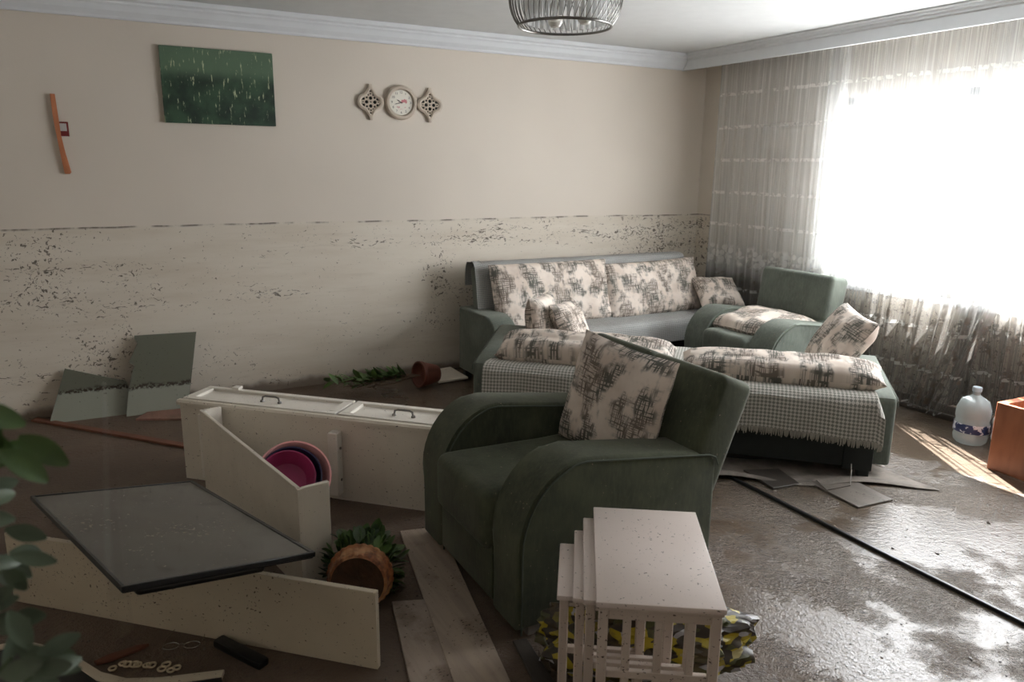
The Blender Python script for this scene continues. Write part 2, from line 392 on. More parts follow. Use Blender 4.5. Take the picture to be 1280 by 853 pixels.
# ================================================================ FURNITURE
def arm_profile(L, front, top, rear, z0=.04):
    return [(L, z0), (0, z0), (0, front-.0)] + arc(.26, front, .26, top-front, PI, PI/2, 10)[1:] + [(L-.045, rear+.012), (L-.015, rear-.002), (L, rear-.035)]
def armchair(name, label, cat, loc, rz, L=.86, W=.87, mv='velvet', group=None, bx=.67, tilt=22, bh=.535, hb=.43, seam='v', at=.635):
    """faces local -x; origin front centre on floor"""
    t = thing(name, label, cat, loc, rz, group); h = W/2; th = .20
    for s in (-1, 1):
        y0, y1 = (h-th, h) if s > 0 else (-h, -h+th)
        pr = arm_profile(L, .34, at, at-.085)
        a = obj('armrest', prism(bmesh.new(), pr, y0, y1, .022, 3), M[mv], t)
        for yy in (y0, y1):
            ed = [(x+(.012 if x < .2 else 0), yy+(-.006 if yy == y0 else .006)*0+(.003 if yy == y1 else -.003), z-.012) for x, z in pr[1:]]
            obj('piping', tube(bmesh.new(), [(x, y, z) for (x, y, z) in ed], .0035, 6), M['piping'], a)
    bm = bmesh.new(); box(bm, -.03, .66, -h+th+.004, h-th-.004, .24, .475, .045, 4)
    bmesh.ops.subdivide_edges(bm, edges=[e for e in bm.edges if e.calc_length() > .2], cuts=6, use_grid_fill=True)
    for v in bm.verts:
        if v.co.z > .42: v.co.z -= .018*math.exp(-(((v.co.x-.38)/.2)**2+((v.co.y)/.18)**2)) - .010*noise.noise(v.co*7)
    obj('seat_cushion', bm, M[mv], t)
    obj('front_panel', BX(.0, .04, -h+th+.002, h-th-.002, .05, .27, .012, 2), M[mv], t)
    obj('base', BX(.075, L-.06, -h+.03, h-.03, .065, .27, .01, 2), M['under'], t)
    # backrest, tilted
    T = Matrix.Translation((bx, 0, .36)) @ Matrix.Rotation(math.radians(tilt), 4, 'Y')
    bm = bmesh.new()
    if seam == 'v':
        for s in (-1, 1):
            a, b = (0.002, hb) if s > 0 else (-hb, -.002)
            box(bm, -.005, .175, a, b, 0, bh, .035, 4)
    else:
        box(bm, -.005, .175, -hb, hb, 0, .22, .03, 4); box(bm, -.005, .175, -hb, hb, .20, bh, .035, 4)
    box(bm, .03, .165, -hb+.03, hb-.03, .02, bh-.012, .01, 2)
    bmesh.ops.transform(bm, matrix=T, verts=bm.verts)
    obj('backrest', bm, M[mv], t)
    for x in (.05, L-.09):
        for y in (-h+.02, h-.07): obj('foot', BX(x, x+.05, y, y+.05, 0, .068, .004, 1), M['foot'], t)
    return t
armchair('armchair', 'dark moss green velvet armchair in the foreground behind the nest of white tables', 'armchair', (1.115, 2.45, 0), 0, W=.875, hb=.435)
armchair('armchair', 'grey-green armchair by the curtain with a printed cushion lying on its seat', 'armchair', (3.80, 3.90, 0), 0, L=.85, W=.84, mv='velvet2', bx=.58, tilt=9, bh=.53, hb=.33, seam='h', at=.60)

# ---- cushions
def cushion(name, label, W, H, T, loc, xd, yd, k, group=None, seed=0, **kw):
    o = obj(name, pillow_bm(W, H, T, seed=seed, **kw), M['print%d' % k]); place(o, loc, xd, yd)
    return tag(o, label, 'cushion', group)
cushion('cushion', 'square printed cushion leaning on the back of the foreground green armchair', .49, .48, .15, (1.765, 2.40, .672), (.237, -.966, -.107), (.24, -.058, .97), 0, seed=1)
cushion('cushion', 'printed cushion lying flat on the seat of the grey-green armchair', .60, .50, .15, (4.14, 3.90, .52), (.05, -1, 0), (1, 0, .12), 1, seed=2)

# ---- front sofa, seen from behind: local u along its length, v away from the camera
SO = thing('sofa_bed', 'dark green sofa seen from behind, standing diagonally under a checked throw', 'sofa', (1.90, 3.88, 0), math.atan2(-.697, .717))
def sofa_arm(parent, u0, u1, v0, L, mv, top=.56):
    pr = [(v0, .06), (v0+L, .06), (v0+L, .32)] + arc(v0+L-.20, .32, .20, top-.32, 0, PI/2, 8)[1:] + [(v0+.03, .44), (v0+.008, .43), (v0, .40)]
    a = obj('armrest', prism(bmesh.new(), pr, u0, u1, .022, 3, ax='x'), M[mv], parent)
    for uu in (u0-.002, u1+.002): obj('piping', tube(bmesh.new(), [(uu, y, z-.012) for y, z in pr[2:]], .0035, 6), M['piping'], a)
sofa_arm(SO, -.12, .09, .12, .76, 'velvet2'); sofa_arm(SO, 2.07, 2.25, .12, .93, 'velvet2', .49)
obj('base', BX(.02, 2.14, .03, .90, .06, .27, .012, 2), M['under'], SO)
obj('side_post', BX(2.00, 2.145, .018, .06, .05, .30, .006, 2), M['under'], SO)
obj('backrest', BX(.0, 2.155, -.02, .118, .26, .455, .05, 4), M['velvet'], SO)
obj('seat', BX(.095, 2.065, .12, .93, .24, .44, .04, 4), M['velvet'], SO)
for u in (.03, 2.08):
    for v in (.05, .84): obj('leg', BX(u, u+.06, v, v+.05, 0, .062, .004, 1), M['under'], SO)
th = thing('throw', 'grey checked woven throw with a fringe spread over the diagonal sofa seen from behind', 'throw', (1.90, 3.88, 0), math.atan2(-.697, .717))
path = [(.90, .447), (.6, .447), (.3, .452), (.12, .470), (.04, .474), (.0, .470), (-.025, .455), (-.04, .43), (-.047, .39), (-.052, .33), (-.058, .25)]
def along(path, t):
    d = [0]
    for a, b in zip(path, path[1:]): d.append(d[-1]+math.dist(a, b))
    s = t*d[-1]
    for i in range(len(path)-1):
        if s <= d[i+1]+1e-9:
            k = (s-d[i])/(d[i+1]-d[i]); return [a+(b-a)*k for a, b in zip(path[i], path[i+1])], s
    return list(path[-1]), d[-1]
def tfn(s, t):
    (v, z), d = along(path, t); u = .10+1.965*s if v > .13 else -.005+2.175*s
    if .0 < v <= .13: pass
    n = noise.noise(Vector((u*5, d*5, 1)))*.010
    if z < .44: v -= abs(n)*1.2+.004*math.sin(u*23); z += .012*math.sin(u*5)
    if v < .13:
        e = max(0, u-2.13); z -= e*2.5*(1 if z > .4 else .2)
    return (u, v, z+abs(n)*.4)
obj('cloth', grid(160, 70, tfn, lambda s, t: (s*2.17, along(path, t)[1])), M['throw'], th, True, False)
bm = bmesh.new(); rnd = random.Random(3)
for i in range(300):
    u = .0+2.165*i/299; x, v, z = tfn((u+.005)/2.175, 1)
    L = .022+rnd.random()*.020; dx = (rnd.random()-.5)*.014
    tube(bm, [(x, v, z+.004), (x+dx*.5, v-.004, z-L*.5), (x+dx, v-.002, z-L)], [.0034, .0036, .0026], 5)
fr = obj('fringe', bm, M['fringe'], th); fr['kind'] = 'stuff'
def sof(u, v, z):
    return Vector((1.90+.717*u+.697*v, 3.88-.697*u+.717*v, z))
U = Vector((.717, -.697, 0)); V = Vector((.697, .717, 0)); Z = Vector((0, 0, 1))
cushion('bolster_cushion', 'long printed bolster on the diagonal sofa, left of the foreground armchair back', 1.06, .24, .20, sof(.555, .20, .535), U, V*.9+Z*.3, 2, seed=4, pinch=.02, power=.4)
cushion('bolster_cushion', 'long printed bolster on the diagonal sofa, right of the foreground armchair back', 1.06, .22, .15, sof(1.65, .18, .535), U, V*.95+Z*.25, 3, seed=5, pinch=.02, power=.4)
cushion('cushion', 'printed cushion tilted up against the right arm of the diagonal sofa near the curtain', .44, .42, .17, sof(2.0, .60, .62), U*-.25+V*.9+Z*.10, U*.50+Z*.8, 0, seed=6, pinch=.08)
cushion('cushion', 'upright printed cushion at the left end of the diagonal sofa, foremost of two', .36, .36, .15, sof(.17, .70, .60), U*.15+V, Z+U*-.12, 1, seed=7, pinch=.08)
cushion('cushion', 'printed cushion leaning behind another at the left end of the diagonal sofa', .36, .36, .13, sof(.36, .74, .575), U*.2+V, Z-U*.55, 2, seed=8, pinch=.08)

# ---- back sofa against the wall (faces -y)
SB = thing('sofa', 'dark green sofa along the back wall with a grey throw over its back', 'sofa', (3.42, 4.93, 0))
def SBo(name, bm, m): o = obj(name, bm, m, SB); o.matrix_parent_inverse = Matrix.Translation((-3.42, -4.93, 0)); return o
for x0, x1 in ((2.34, 2.53), (4.42, 4.61)):
    pr = [(5.25, .06), (4.60, .06), (4.60, .36)] + arc(4.80, .36, .20, .19, PI, PI/2, 8)[1:] + [(5.23, .55), (5.25, .53)]
    SBo('armrest', prism(bmesh.new(), pr, x0, x1, .02, 3, ax='x'), M['velvet2'])
SBo('base', BX(2.53, 4.42, 4.66, 5.2, .05, .26, .01, 2), M['under'])
SBo('seat', BX(2.535, 4.415, 4.61, 5.2, .25, .425, .04, 4), M['velvet2'])
Tm = Matrix.Translation((0, 5.07, .38)) @ Matrix.Rotation(math.radians(-9), 4, 'X')
SBo('backrest', BX(2.44, 4.42, 0, .12, 0, .49, .035, 4, mat=Tm), M['velvet2'])
for x in (2.36, 4.53):
    for y in (4.64, 5.16): SBo('leg', BX(x, x+.05, y, y+.05, 0, .066), M['under'])
path2 = [(5.29, .70), (5.285, .80), (5.275, .865), (5.25, .885), (5.19, .890), (5.145, .882), (5.125, .86), (5.10, .75), (5.065, .55), (5.045, .445), (5.0, .437), (4.8, .435), (4.64, .437), (4.600, .425), (4.585, .39), (4.582, .26)]
def tf2(s, t):
    (y, z), d = along(path2, t); x = 2.415+2.02*s if z > .45 else 2.545+1.865*s
    n = noise.noise(Vector((x*4, d*4, 5)))*.010
    if x < 2.5 and z > .7: z -= .02*noise.noise(Vector((x*20, y*20, 1))); 
    return (x, y-abs(n)*.4-.006*(1 if y < 5.2 else -1), z+abs(n)*.4)
tb = tag(obj('throw', grid(120, 110, tf2, lambda s, t: (s*2.02, along(path2, t)[1])), M['throw2'], None, True, False),
         'plain blue-grey throw covering the back and seat of the sofa along the back wall', 'throw')
BG = None
cushion('back_cushion', 'large printed back cushion on the left half of the wall sofa', 1.06, .50, .17, (3.02, 4.975, .645), (1, 0, 0), (0, .30, 1), 1, seed=9, pinch=.02, power=.42)
cushion('back_cushion', 'large printed back cushion on the right half of the wall sofa, slightly tilted', .98, .47, .17, (3.98, 4.955, .63), (1, .0, .02), (0, .35, 1), 3, seed=10, pinch=.03, power=.42)
cushion('cushion', 'small printed cushion at the right end of the wall sofa, in the room corner', .40, .34, .13, (4.50, 4.74, .59), (.95, -.25, -.02), (.25, .75, .62), 0, seed=11, pinch=.08)

# ---- nest of tables
ax = Vector((.549, .836, 0)); pe = Vector((.836, -.549, 0))
specs = [(.5, (1.032, 1.445), .570, .335), (.475, (1.031, 1.503), .490, .31), (.45, (1.033, 1.556), .402, .285), (.425, (1.022, 1.621), .308, .26)]
lab = ['largest off-white slatted side table, top of the nest beside the foreground armchair', 'second largest off-white table in the nest, its edge showing under the largest',
       'second smallest off-white table in the nest, its edge between larger and smallest', 'smallest off-white table of the nest, sticking out furthest left']
for k, (z, (x, y), L, Wd) in enumerate(specs):
    t = thing('nesting_table', lab[k], 'side table', (x, y, 0), math.atan2(ax.y, ax.x), 'nest of off-white tables')
    # local x along ax, local y = -pe ; table spans x 0..L, y -Wd..0
    b0 = .0 if k == 0 else .004
    obj('tabletop', BX(0, L, -Wd, 0, z-.016, z, .003, 2), M['table'], t)
    i = .008; lw = .026
    if k == 0:
        obj('underframe', BX(.004, L-.004, -Wd+.004, -.004, z-.026, z-.0165, .003, 2), M['leg'], t)
    for ex, xx in ((0, i), (1, L-i-lw)):
        for yy in (-i-lw, -Wd+i):
            obj('leg', BX(xx, xx+lw, yy, yy+lw, 0, z-.0165, .003, 1), M['leg'], t)
        obj('rail', BX(xx+.004, xx+lw-.004, -Wd+i+lw, -i-lw, z-.055 if k == 0 else z-.04, z-.0265, .002, 1), M['leg'], t)
        obj('rail', BX(xx+.004, xx+lw-.004, -Wd+i+lw, -i-lw, .27-.012*k, .292-.012*k, .002, 1), M['leg'], t)
        if k == 0 and ex == 0:
            for q in (1, 2, 3):
                cyy = -Wd*q/4
                obj('slat', BX(xx+.006, xx+lw-.008, cyy-.011, cyy+.011, .05, z-.04, .002, 1), M['leg'], t)
    obj('stretcher', BX(i+lw, L-i-lw, -Wd+i+.004, -Wd+i+lw-.004, .06+.01*k, .085+.01*k, .002, 1), M['leg'], t)

# ---- crumpled yellow bag
g = G('patterned_plastic'); p = g.coord('Object'); vo = g.n('ShaderNodeTexVoronoi', {'Vector': g.map(p, (1, 1, 2), (.5, .3, 0)), 'Scale': 26.}).outputs[1]
r, gg, b = g.sep(vo); c = g.mix(g.ramp(r, .58, .63), hx(176, 158, 40), hx(74, 76, 42)); c = g.mix(g.ramp(gg, .80, .84), c, hx(180, 180, 186)); c = g.mix(g.ramp(b, .60, .64), c, hx(54, 44, 34)); c = g.mix(g.ramp(g.noise(p, 12, 4), .5, .65, 0, .7), c, hx(88, 76, 50))
g.set('Base Color', c); g.set('Roughness', .4); M['bag'] = g.m
bm = bmesh.new(); bmesh.ops.create_icosphere(bm, subdivisions=5, radius=1)
for v in bm.verts:
    n = v.co.normalized(); k = 1+.28*noise.noise(n*2.2)+.16*abs(noise.noise(n*6))+.05*noise.noise(n*17)
    v.co = Vector((n.x*.31*k, n.y*.15*k, max(-.0, .12+n.z*.15*k)))
o = obj('plastic_bag', bm, M['bag']); o.location = (1.41, 1.70, .003); o.rotation_euler = (0, 0, -.52)
tag(o, 'crumpled yellow and green patterned plastic bag on the floor behind the nesting tables', 'bag')

# ---- fallen white cabinet
A, B = Vector((.245, 4.03, 0)), Vector((1.262, 3.062, 0)); d = (B-A).normalized(); LC = (B-A).length
CA = thing('cabinet', 'toppled white cabinet lying on its back with two framed doors facing up', 'cabinet', A, math.atan2(d.y, d.x))
# local x along front edge, local y into the depth
DP = .24; HT = .43
bm = bmesh.new(); box(bm, 0, LC, 0, .018, .0, HT-.02, .002, 1); box(bm, 0, LC, DP-.018, DP, 0, HT-.02, .002, 1)
box(bm, 0, .018, .018, DP-.018, 0, HT-.02, .002, 1); box(bm, LC-.018, LC, .018, DP-.018, 0, HT-.02, .002, 1); box(bm, .018, LC-.018, .018, DP-.018, .0, .015)
obj('body', bm, M['white'], CA)
obj('edge_moulding', prism(bmesh.new(), [(-.014, HT-.022), (-.014, HT-.010), (-.008, HT), (.02, HT), (.02, HT-.022)], -.01, LC+.01, .0, 1, ax='x') if False else prism(bmesh.new(), [(-.014, HT-.026), (-.014, HT-.012), (-.006, HT-.002), (.018, HT-.002), (.018, HT-.026)], -.01, LC+.005, ax='x'), M['white'], CA)
for x0, x1 in ((.005, LC*.615), (LC*.625, LC-.003)):
    bm = bmesh.new(); f = .035; z0, z1 = HT-.018, HT+.004
    box(bm, x0, x1, .020, .020+f, z0, z1, .003, 1); box(bm, x0, x1, DP-f, DP, z0, z1, .003, 1)
    box(bm, x0, x0+f*1.4, .02+f, DP-f, z0, z1, .003, 1); box(bm, x1-f*1.4, x1, .02+f, DP-f, z0, z1, .003, 1)
    dr = obj('door', bm, M['white_in'], CA)
    obj('door_panel', BX(x0+f, x1-f, .02+f-.002, DP-f+.002, z0, z0+.008), M['white_in'], dr)
    hxm = (x0+x1)/2+.02 if x0 < .1 else x1-.22
    bm = bmesh.new(); yy = .115
    tube(bm, [(hxm-.05, yy, z0+.008), (hxm-.045, yy, z0+.034), (hxm-.03, yy, z0+.04), (hxm+.03, yy, z0+.04), (hxm+.045, yy, z0+.034), (hxm+.05, yy, z0+.008)], .005, 8)
    for s in (-.05, .05): lathe(bm, [(.0, .012), (.009, .010), (.011, .004), (.011, 0), (0, 0)], 14, Matrix.Translation((hxm+s, yy, z0+.008)))
    obj('handle', bm, M['metal'], dr)
obj('hinge_block', BX(.16, .20, DP-.03, DP+.01, HT+.004, HT+.018, .002, 1), M['white_in'], CA)
for x0 in (.14, .86):
    obj('bracket', BX(x0, x0+.05, -.052, -.001, .04, HT-.05-(.02 if x0 > .5 else 0), .004, 1), M['white_in'], CA)
    for z in (.12, .28): obj('screw', lathe(bmesh.new(), [(0, 0), (.007, 0), (.007, .004), (0, .005)], 12, Matrix.Translation((x0+.053, -.028, z)) @ Matrix.Rotation(PI/2, 4, 'Y')), M['metal'], CA)
# ---- open carcass in front of it
P0, P1 = Vector((.315, 3.80, 0)), Vector((.532, 2.655, 0)); d2 = (P1-P0).normalized()
BXO = thing('cabinet_carcass', 'white open panelled carcass tipped over, holding pink basins beside the cabinet', 'cabinet', P0, math.atan2(d2.y, d2.x))
L2 = (P1-P0).length
obj('side_panel', BX(0, L2, -.0, .016, 0, .43, .002, 1), M['white'], BXO)
obj('end_panel', BX(L2-.016, L2+.002, .016, .125, 0, .43, .002, 1), M['white'], BXO)
obj('edge_strip', BX(L2-.014, L2+.006, -.003, .016, 0, .43, .001, 1), M['white'], BXO)
obj('return_panel', BX(0.001, .016, .017, .10, .10, .43, .002, 1), M['white_in'], BXO)
# ---- basins
def basin(label, mat, loc, axis, R, dep, seed):
    o = obj('basin', lathe(bmesh.new(), [(0, 0), (R*.70, 0), (R*.72, .004), (R*.93, dep-.012), (R, dep-.010), (R, dep), (R*.955, dep), (R*.90, dep-.02), (R*.68, .012), (0, .010)], 48), mat)
    zz = Vector(axis).normalized(); o.rotation_euler = zz.to_track_quat('Z', 'Y').to_euler(); o.location = loc; return tag(o, label, 'basin', 'nested plastic basins')
BA = Vector((-.12, -.75, .62)).normalized(); c0 = Vector((.632, 3.235, .205))
basin('large pale pink plastic basin standing on its side, outermost of the nested basins', plain('pale_pink_plastic', hx(236, 170, 170), .35), c0, BA, .160, .12, 1)
basin('dark blue plastic basin between the pink and the magenta basins', plain('navy_plastic', hx(44, 42, 74), .35), c0+BA*.025+Vector((-.014, 0, 0)), BA, .134, .10, 2)
basin('magenta plastic basin, innermost of the nested basins', plain('magenta_plastic', hx(150, 50, 92), .35), c0+BA*.05+Vector((-.028, 0, -.004)), BA, .120, .085, 3)
# ---- board and other flat panels
def slab(name, pts, z0, z1, m, label, cat, tilt=None, group=None):
    c = sum((Vector(p) for p in pts), Vector((0, 0)))/len(pts)
    bm = prism(bmesh.new(), [(p[0]-c.x, p[1]-c.y) for p in pts], 0, z1-z0, .002, 1, ax='z')
    o = obj(name, bm, m, None, False); o.location = (c.x, c.y, z0)
    if tilt: o.rotation_euler = tilt
    return tag(o, label, cat, group)
a, b = Vector((-.434, 3.089)), Vector((.643, 2.096)); dd = (b-a).normalized(); nn = Vector((-dd.y, dd.x))
o = slab('board', [a, b, b+nn*.022, a+nn*.022], 0, .278, M['board'], 'long cream board standing on edge under the fallen television', 'board')
slab('plank', [(1.025, 2.945), (1.20, 2.905), (.93, 1.52), (.765, 1.56)], .006, .018, M['plank'], 'long muddy laminate plank running along the front of the foreground armchair', 'plank')
slab('plank', [(.808, 2.435), (.975, 2.375), (.80, 1.62), (.64, 1.66)], .001, .014, M['plank2'], 'shorter muddy laminate plank left of the long one at the bottom edge', 'plank')
slab('plank', [(1.10, 2.02), (1.15, 2.01), (1.06, 1.35), (.98, 1.37)], .001, .013, M['plank_dark'], 'dark narrow laminate piece between the long plank and the nesting tables', 'plank')
slab('laminate_piece', [(2.921, 2.78), (2.889, 2.541), (3.069, 2.526), (3.12, 2.72)], .002, .014, M['plank_dark'], 'small dark loose laminate piece at the foot of the diagonal sofa', 'laminate piece', (.02, .03, 0))
slab('laminate_piece', [(3.125, 2.53), (3.10, 2.20), (3.33, 2.18), (3.37, 2.50)], .001, .011, M['plank_grey'], 'grey muddy laminate piece right of the small dark one', 'laminate piece')
slab('white_panel', [(2.131, 5.382), (2.094, 5.066), (2.335, 5.063), (2.335, 5.40)], .012, .028, M['white'], 'small white panel lying on the mud beside the wall sofa', 'panel', (.0, -.03, 0))
slab('wood_strip', [(-.531, 5.39), (.275, 4.478), (.30, 4.52), (-.50, 5.43)], .001, .016, M['brown'], 'long thin brown strip lying diagonally on the mud at the left', 'strip')
slab('tile_piece', [(.05, 5.13), (.12, 5.25), (.40, 5.22), (.40, 4.97)], .001, .016, plank_m('reddish_board', hx(150, 112, 98), .50), 'reddish muddy tile piece lying near the left end of the cabinet', 'tile')
gr = lacquer('grey_green_glass', hx(122, 128, 118), .55, .12, .5)
def wallslab(pts, y0, y1, label):
    q = G('mud_marked_glass'); P = q.coord('World'); z_ = q.sep(P)[2]; k = q.math('ADD', z_, q.math('MULTIPLY', q.noise(P, 7, 4), .09))
    c = q.mix(q.ramp(k, .205, .215), hx(142, 144, 132), hx(98, 99, 86)); ln = q.math('MULTIPLY', q.math('MULTIPLY', q.ramp(k, .195, .21), q.ramp(k, .22, .24, 1, 0)), q.ramp(q.noise(P, 60, 3), .42, .52))
    c = q.mix(q.math('MAXIMUM', ln, specks(q, P, .4)), c, hx(56, 48, 40)); q.set('Base Color', c); q.set('Roughness', .25); pm = q.m
    zt = max(p[1] for p in pts)
    bm = bmesh.new(); c = pts[0]
    A_ = [bm.verts.new((x, y0+(y1-y0)*z/zt, z)) for x, z in pts]; B_ = [bm.verts.new((x, y0+(y1-y0)*z/zt+.008, z)) for x, z in pts]
    bm.faces.new(A_); bm.faces.new(B_[::-1]); n = len(pts)
    for i in range(n): bm.faces.new((A_[i], B_[i], B_[(i+1) % n], A_[(i+1) % n]))
    return tag(obj('glass_panel', bm, pm, None, False), label, 'panel')
wallslab([(-.43, .0), (-.318, .315), (.02, .20), (.06, .0)], 5.30, 5.42, 'low grey glass panel leaning on the wall at the far left')
wallslab([(.0, .0), (.03, .17), (.075, .31), (.045, .33), (.11, .45), (.092, .475), (.095, .495), (.47, .487), (.395, .13), (.36, .0)], 5.25, 5.40, 'tall broken grey glass panel leaning on the wall left of the cabinet')
# ---- television
TVP = (.08, 2.61, .415); TVR = (-.07, .185, .272)
TV = thing('television', 'flat black television lying screen up over the cream board', 'television', TVP); TV.rotation_euler = TVR
g = G('muddy_screen'); p = g.coord('Object')
c = g.mix(g.ramp(g.noise(p, 3, 5, .6), .42, .7), hx(16, 18, 17), hx(50, 50, 42)); c = g.mix(specks(g, p, .8, 60, 4, (1, 1, 1)), c, hx(110, 100, 84))
g.set('Base Color', c); g.set('Roughness', g.ramp(g.noise(p, 5, 4), .4, .7, .05, .25)); g.set('Specular IOR Level', .8); M['screen'] = g.m
W_, H_ = .575, .98
obj('screen', BX(-W_/2+.010, W_/2-.014, -H_/2+.010, H_/2-.010, -.002, .0015), M['screen'], TV, False)
bm = bmesh.new()
for q in ((-W_/2, W_/2, -H_/2, -H_/2+.011), (-W_/2, W_/2, H_/2-.011, H_/2), (-W_/2, -W_/2+.011, -H_/2+.011, H_/2-.011), (W_/2-.015, W_/2, -H_/2+.011, H_/2-.011)): box(bm, *q, -.012, .004, .0015, 1)
obj('bezel', bm, M['black'], TV)
bm = BX(-W_/2+.004, W_/2-.004, -H_/2+.004, H_/2-.004, -.018, -.003, .004, 2); obj('back_cover', bm, M['black'], TV)
obj('electronics_housing', BX(-W_/2+.05, W_/2-.15, -H_/2+.03, H_/2-.12, -.045, -.018, .012, 3), M['black'], TV)
for y in (-.34, .30): obj('stand_foot', BX(W_/2-.06, W_/2-.02, y, y+.05, -.04, -.018, .006, 2), M['black'], TV)
# ---- plants
LEAF = plain('leaf_green', hx(74, 100, 48), .45, 0, .35); LEAFD = plain('dark_leaf_green', hx(58, 78, 48), .5, 0, .35); LEAFP = plain('pale_leaf_green', hx(84, 98, 78), .45, 0, .25)
def leaf(bm, base, dirv, up, L, Wd, curl=.3, n=6):
    dirv = Vector(dirv).normalized(); s = dirv.cross(Vector(up)); s = s.normalized() if s.length > 1e-3 else dirv.orthogonal().normalized(); nn_ = s.cross(dirv)
    rows = []
    for i in range(n+1):
        t = i/n; w_ = Wd*math.sin(PI*min(1, t*.93+.03))**.8; c_ = Vector(base)+dirv*L*t - nn_*(-1)*curl*L*(t*t)*-1
        rows.append([bm.verts.new(c_+s*w_*k*.5+nn_*abs(k)*w_*.12) for k in (-1, -.5, 0, .5, 1)])
    for i in range(n):
        for k in range(4): bm.faces.new((rows[i][k], rows[i][k+1], rows[i+1][k+1], rows[i+1][k]))
rnd = random.Random(11)
# fallen pot plant by the wall
FP = thing('potted_plant', 'leafy plant in a brown pot fallen on its side by the back wall', 'plant', (1.93, 5.03, .0))
mt = Matrix.Translation((.06, .02, .098)) @ Vector((-1, -.18, .12)).to_track_quat('Z', 'Y').to_matrix().to_4x4() @ Matrix.Translation((0, 0, -.09))
obj('pot', lathe(bmesh.new(), [(0, 0), (.062, 0), (.066, .01), (.085, .09), (.092, .13), (.098, .135), (.098, .16), (.088, .16), (.084, .13), (.06, .10), (0, .10)], 36, mt), plain('brown_clay', hx(108, 62, 48), .5), FP)
bs, bl = bmesh.new(), bmesh.new()
for i in range(9):
    a = Vector((.0, .0, .1)); e = Vector((-.35-rnd.random()*.30, rnd.uniform(-.16, .10), rnd.uniform(.03, .12))); m_ = (a+e)/2+Vector((0, 0, rnd.uniform(-.02, .05)))
    tube(bs, [a, m_, e], [.005, .004, .002], 5)
    for q in range(11):
        t = .28+.78*q/10; b_ = a.lerp(e, t)+Vector((0, 0, .02)); b_.z = max(.02, b_.z)
        dv = Vector((-1+rnd.random()*.6, rnd.uniform(-1, 1), rnd.uniform(-.1, .8)))
        leaf(bl, b_, dv, (0, rnd.uniform(-.4, .4), 1), rnd.uniform(.07, .12), rnd.uniform(.03, .05), rnd.uniform(-.3, .3))
obj('stems', bs, plain('brown_stems', hx(96, 78, 60), .7), FP); obj('foliage', bl, LEAF, FP, True, False)
# basket plant
BP = thing('basket_plant', 'orange wicker basket of artificial greenery tipped over between cabinet and armchair', 'basket', (.725, 2.50, 0)); BP.scale = (.86, .86, .86)
axv = Vector((.42, .85, -.10)).normalized()
mt = Matrix.Translation(Vector((-.045, -.06, .135))) @ axv.to_track_quat('Z', 'Y').to_matrix().to_4x4()
g = G('wicker'); p = g.coord('Object'); c = g.mix(g.ramp(g.noise(p, 30, 4), .35, .65), hx(168, 104, 62), hx(110, 66, 40)); c = g.mix(g.ramp(g.noise(p, 9, 4), .48, .62, 0, .7), c, hx(196, 150, 104)); g.set('Base Color', c); g.set('Roughness', .6); M['wicker'] = g.m
obj('basket_side', lathe(bmesh.new(), [(.112, -.008), (.120, 0), (.126, .03), (.133, .055), (.140, .06), (.140, .075), (.128, .07), (.118, .03), (.112, .002)], 112, mt, lambda a, j: 1+(.035*abs(math.sin(a*14)) if 1 <= j <= 5 else 0)), M['wicker'], BP)
obj('basket_base', lathe(bmesh.new(), [(0, -.001), (.104, -.001), (.114, -.006), (.114, .006), (0, .006)], 56, mt), plain('dark_basket_base', hx(84, 58, 40), .6, 0, .4, .5), BP)
bl = bmesh.new(); b2 = bmesh.new()
mi = mt
for i in range(330):
    a = rnd.uniform(0, 2*PI); r_ = .15*math.sqrt(rnd.random()); base = mi @ Vector((r_*math.cos(a), r_*math.sin(a), rnd.uniform(.07, .18)))
    tip = mi.to_3x3() @ Vector((math.cos(a)*rnd.uniform(.3, 1.3), math.sin(a)*rnd.uniform(.3, 1.3), rnd.uniform(.2, 1)))
    if base.z < .03: base.z = .03; tip.z = abs(tip.z)
    leaf(bl if i % 4 else b2, base, tip, (rnd.random(), rnd.random(), 1), rnd.uniform(.045, .085), rnd.uniform(.034, .062), rnd.uniform(-.4, .4), 4)
obj('foliage', bl, LEAF, BP, True, False); obj('dark_foliage', b2, LEAFD, BP, True, False)
# foreground plant (left edge), tall stems from a pot on the floor
PP = thing('potted_plant', 'tall blurred leafy houseplant in the foreground at the left edge', 'plant', (-.50, .85, 0))
obj('pot', lathe(bmesh.new(), [(0, 0), (.11, 0), (.12, .02), (.15, .24), (.155, .26), (.14, .26), (.13, .22), (0, .21)], 36), plain('dark_pot', hx(60, 58, 56), .5), PP)
yaw, pitch = math.radians(28.175), math.radians(12.98)
bs, bl, b3 = bmesh.new(), bmesh.new(), bmesh.new()
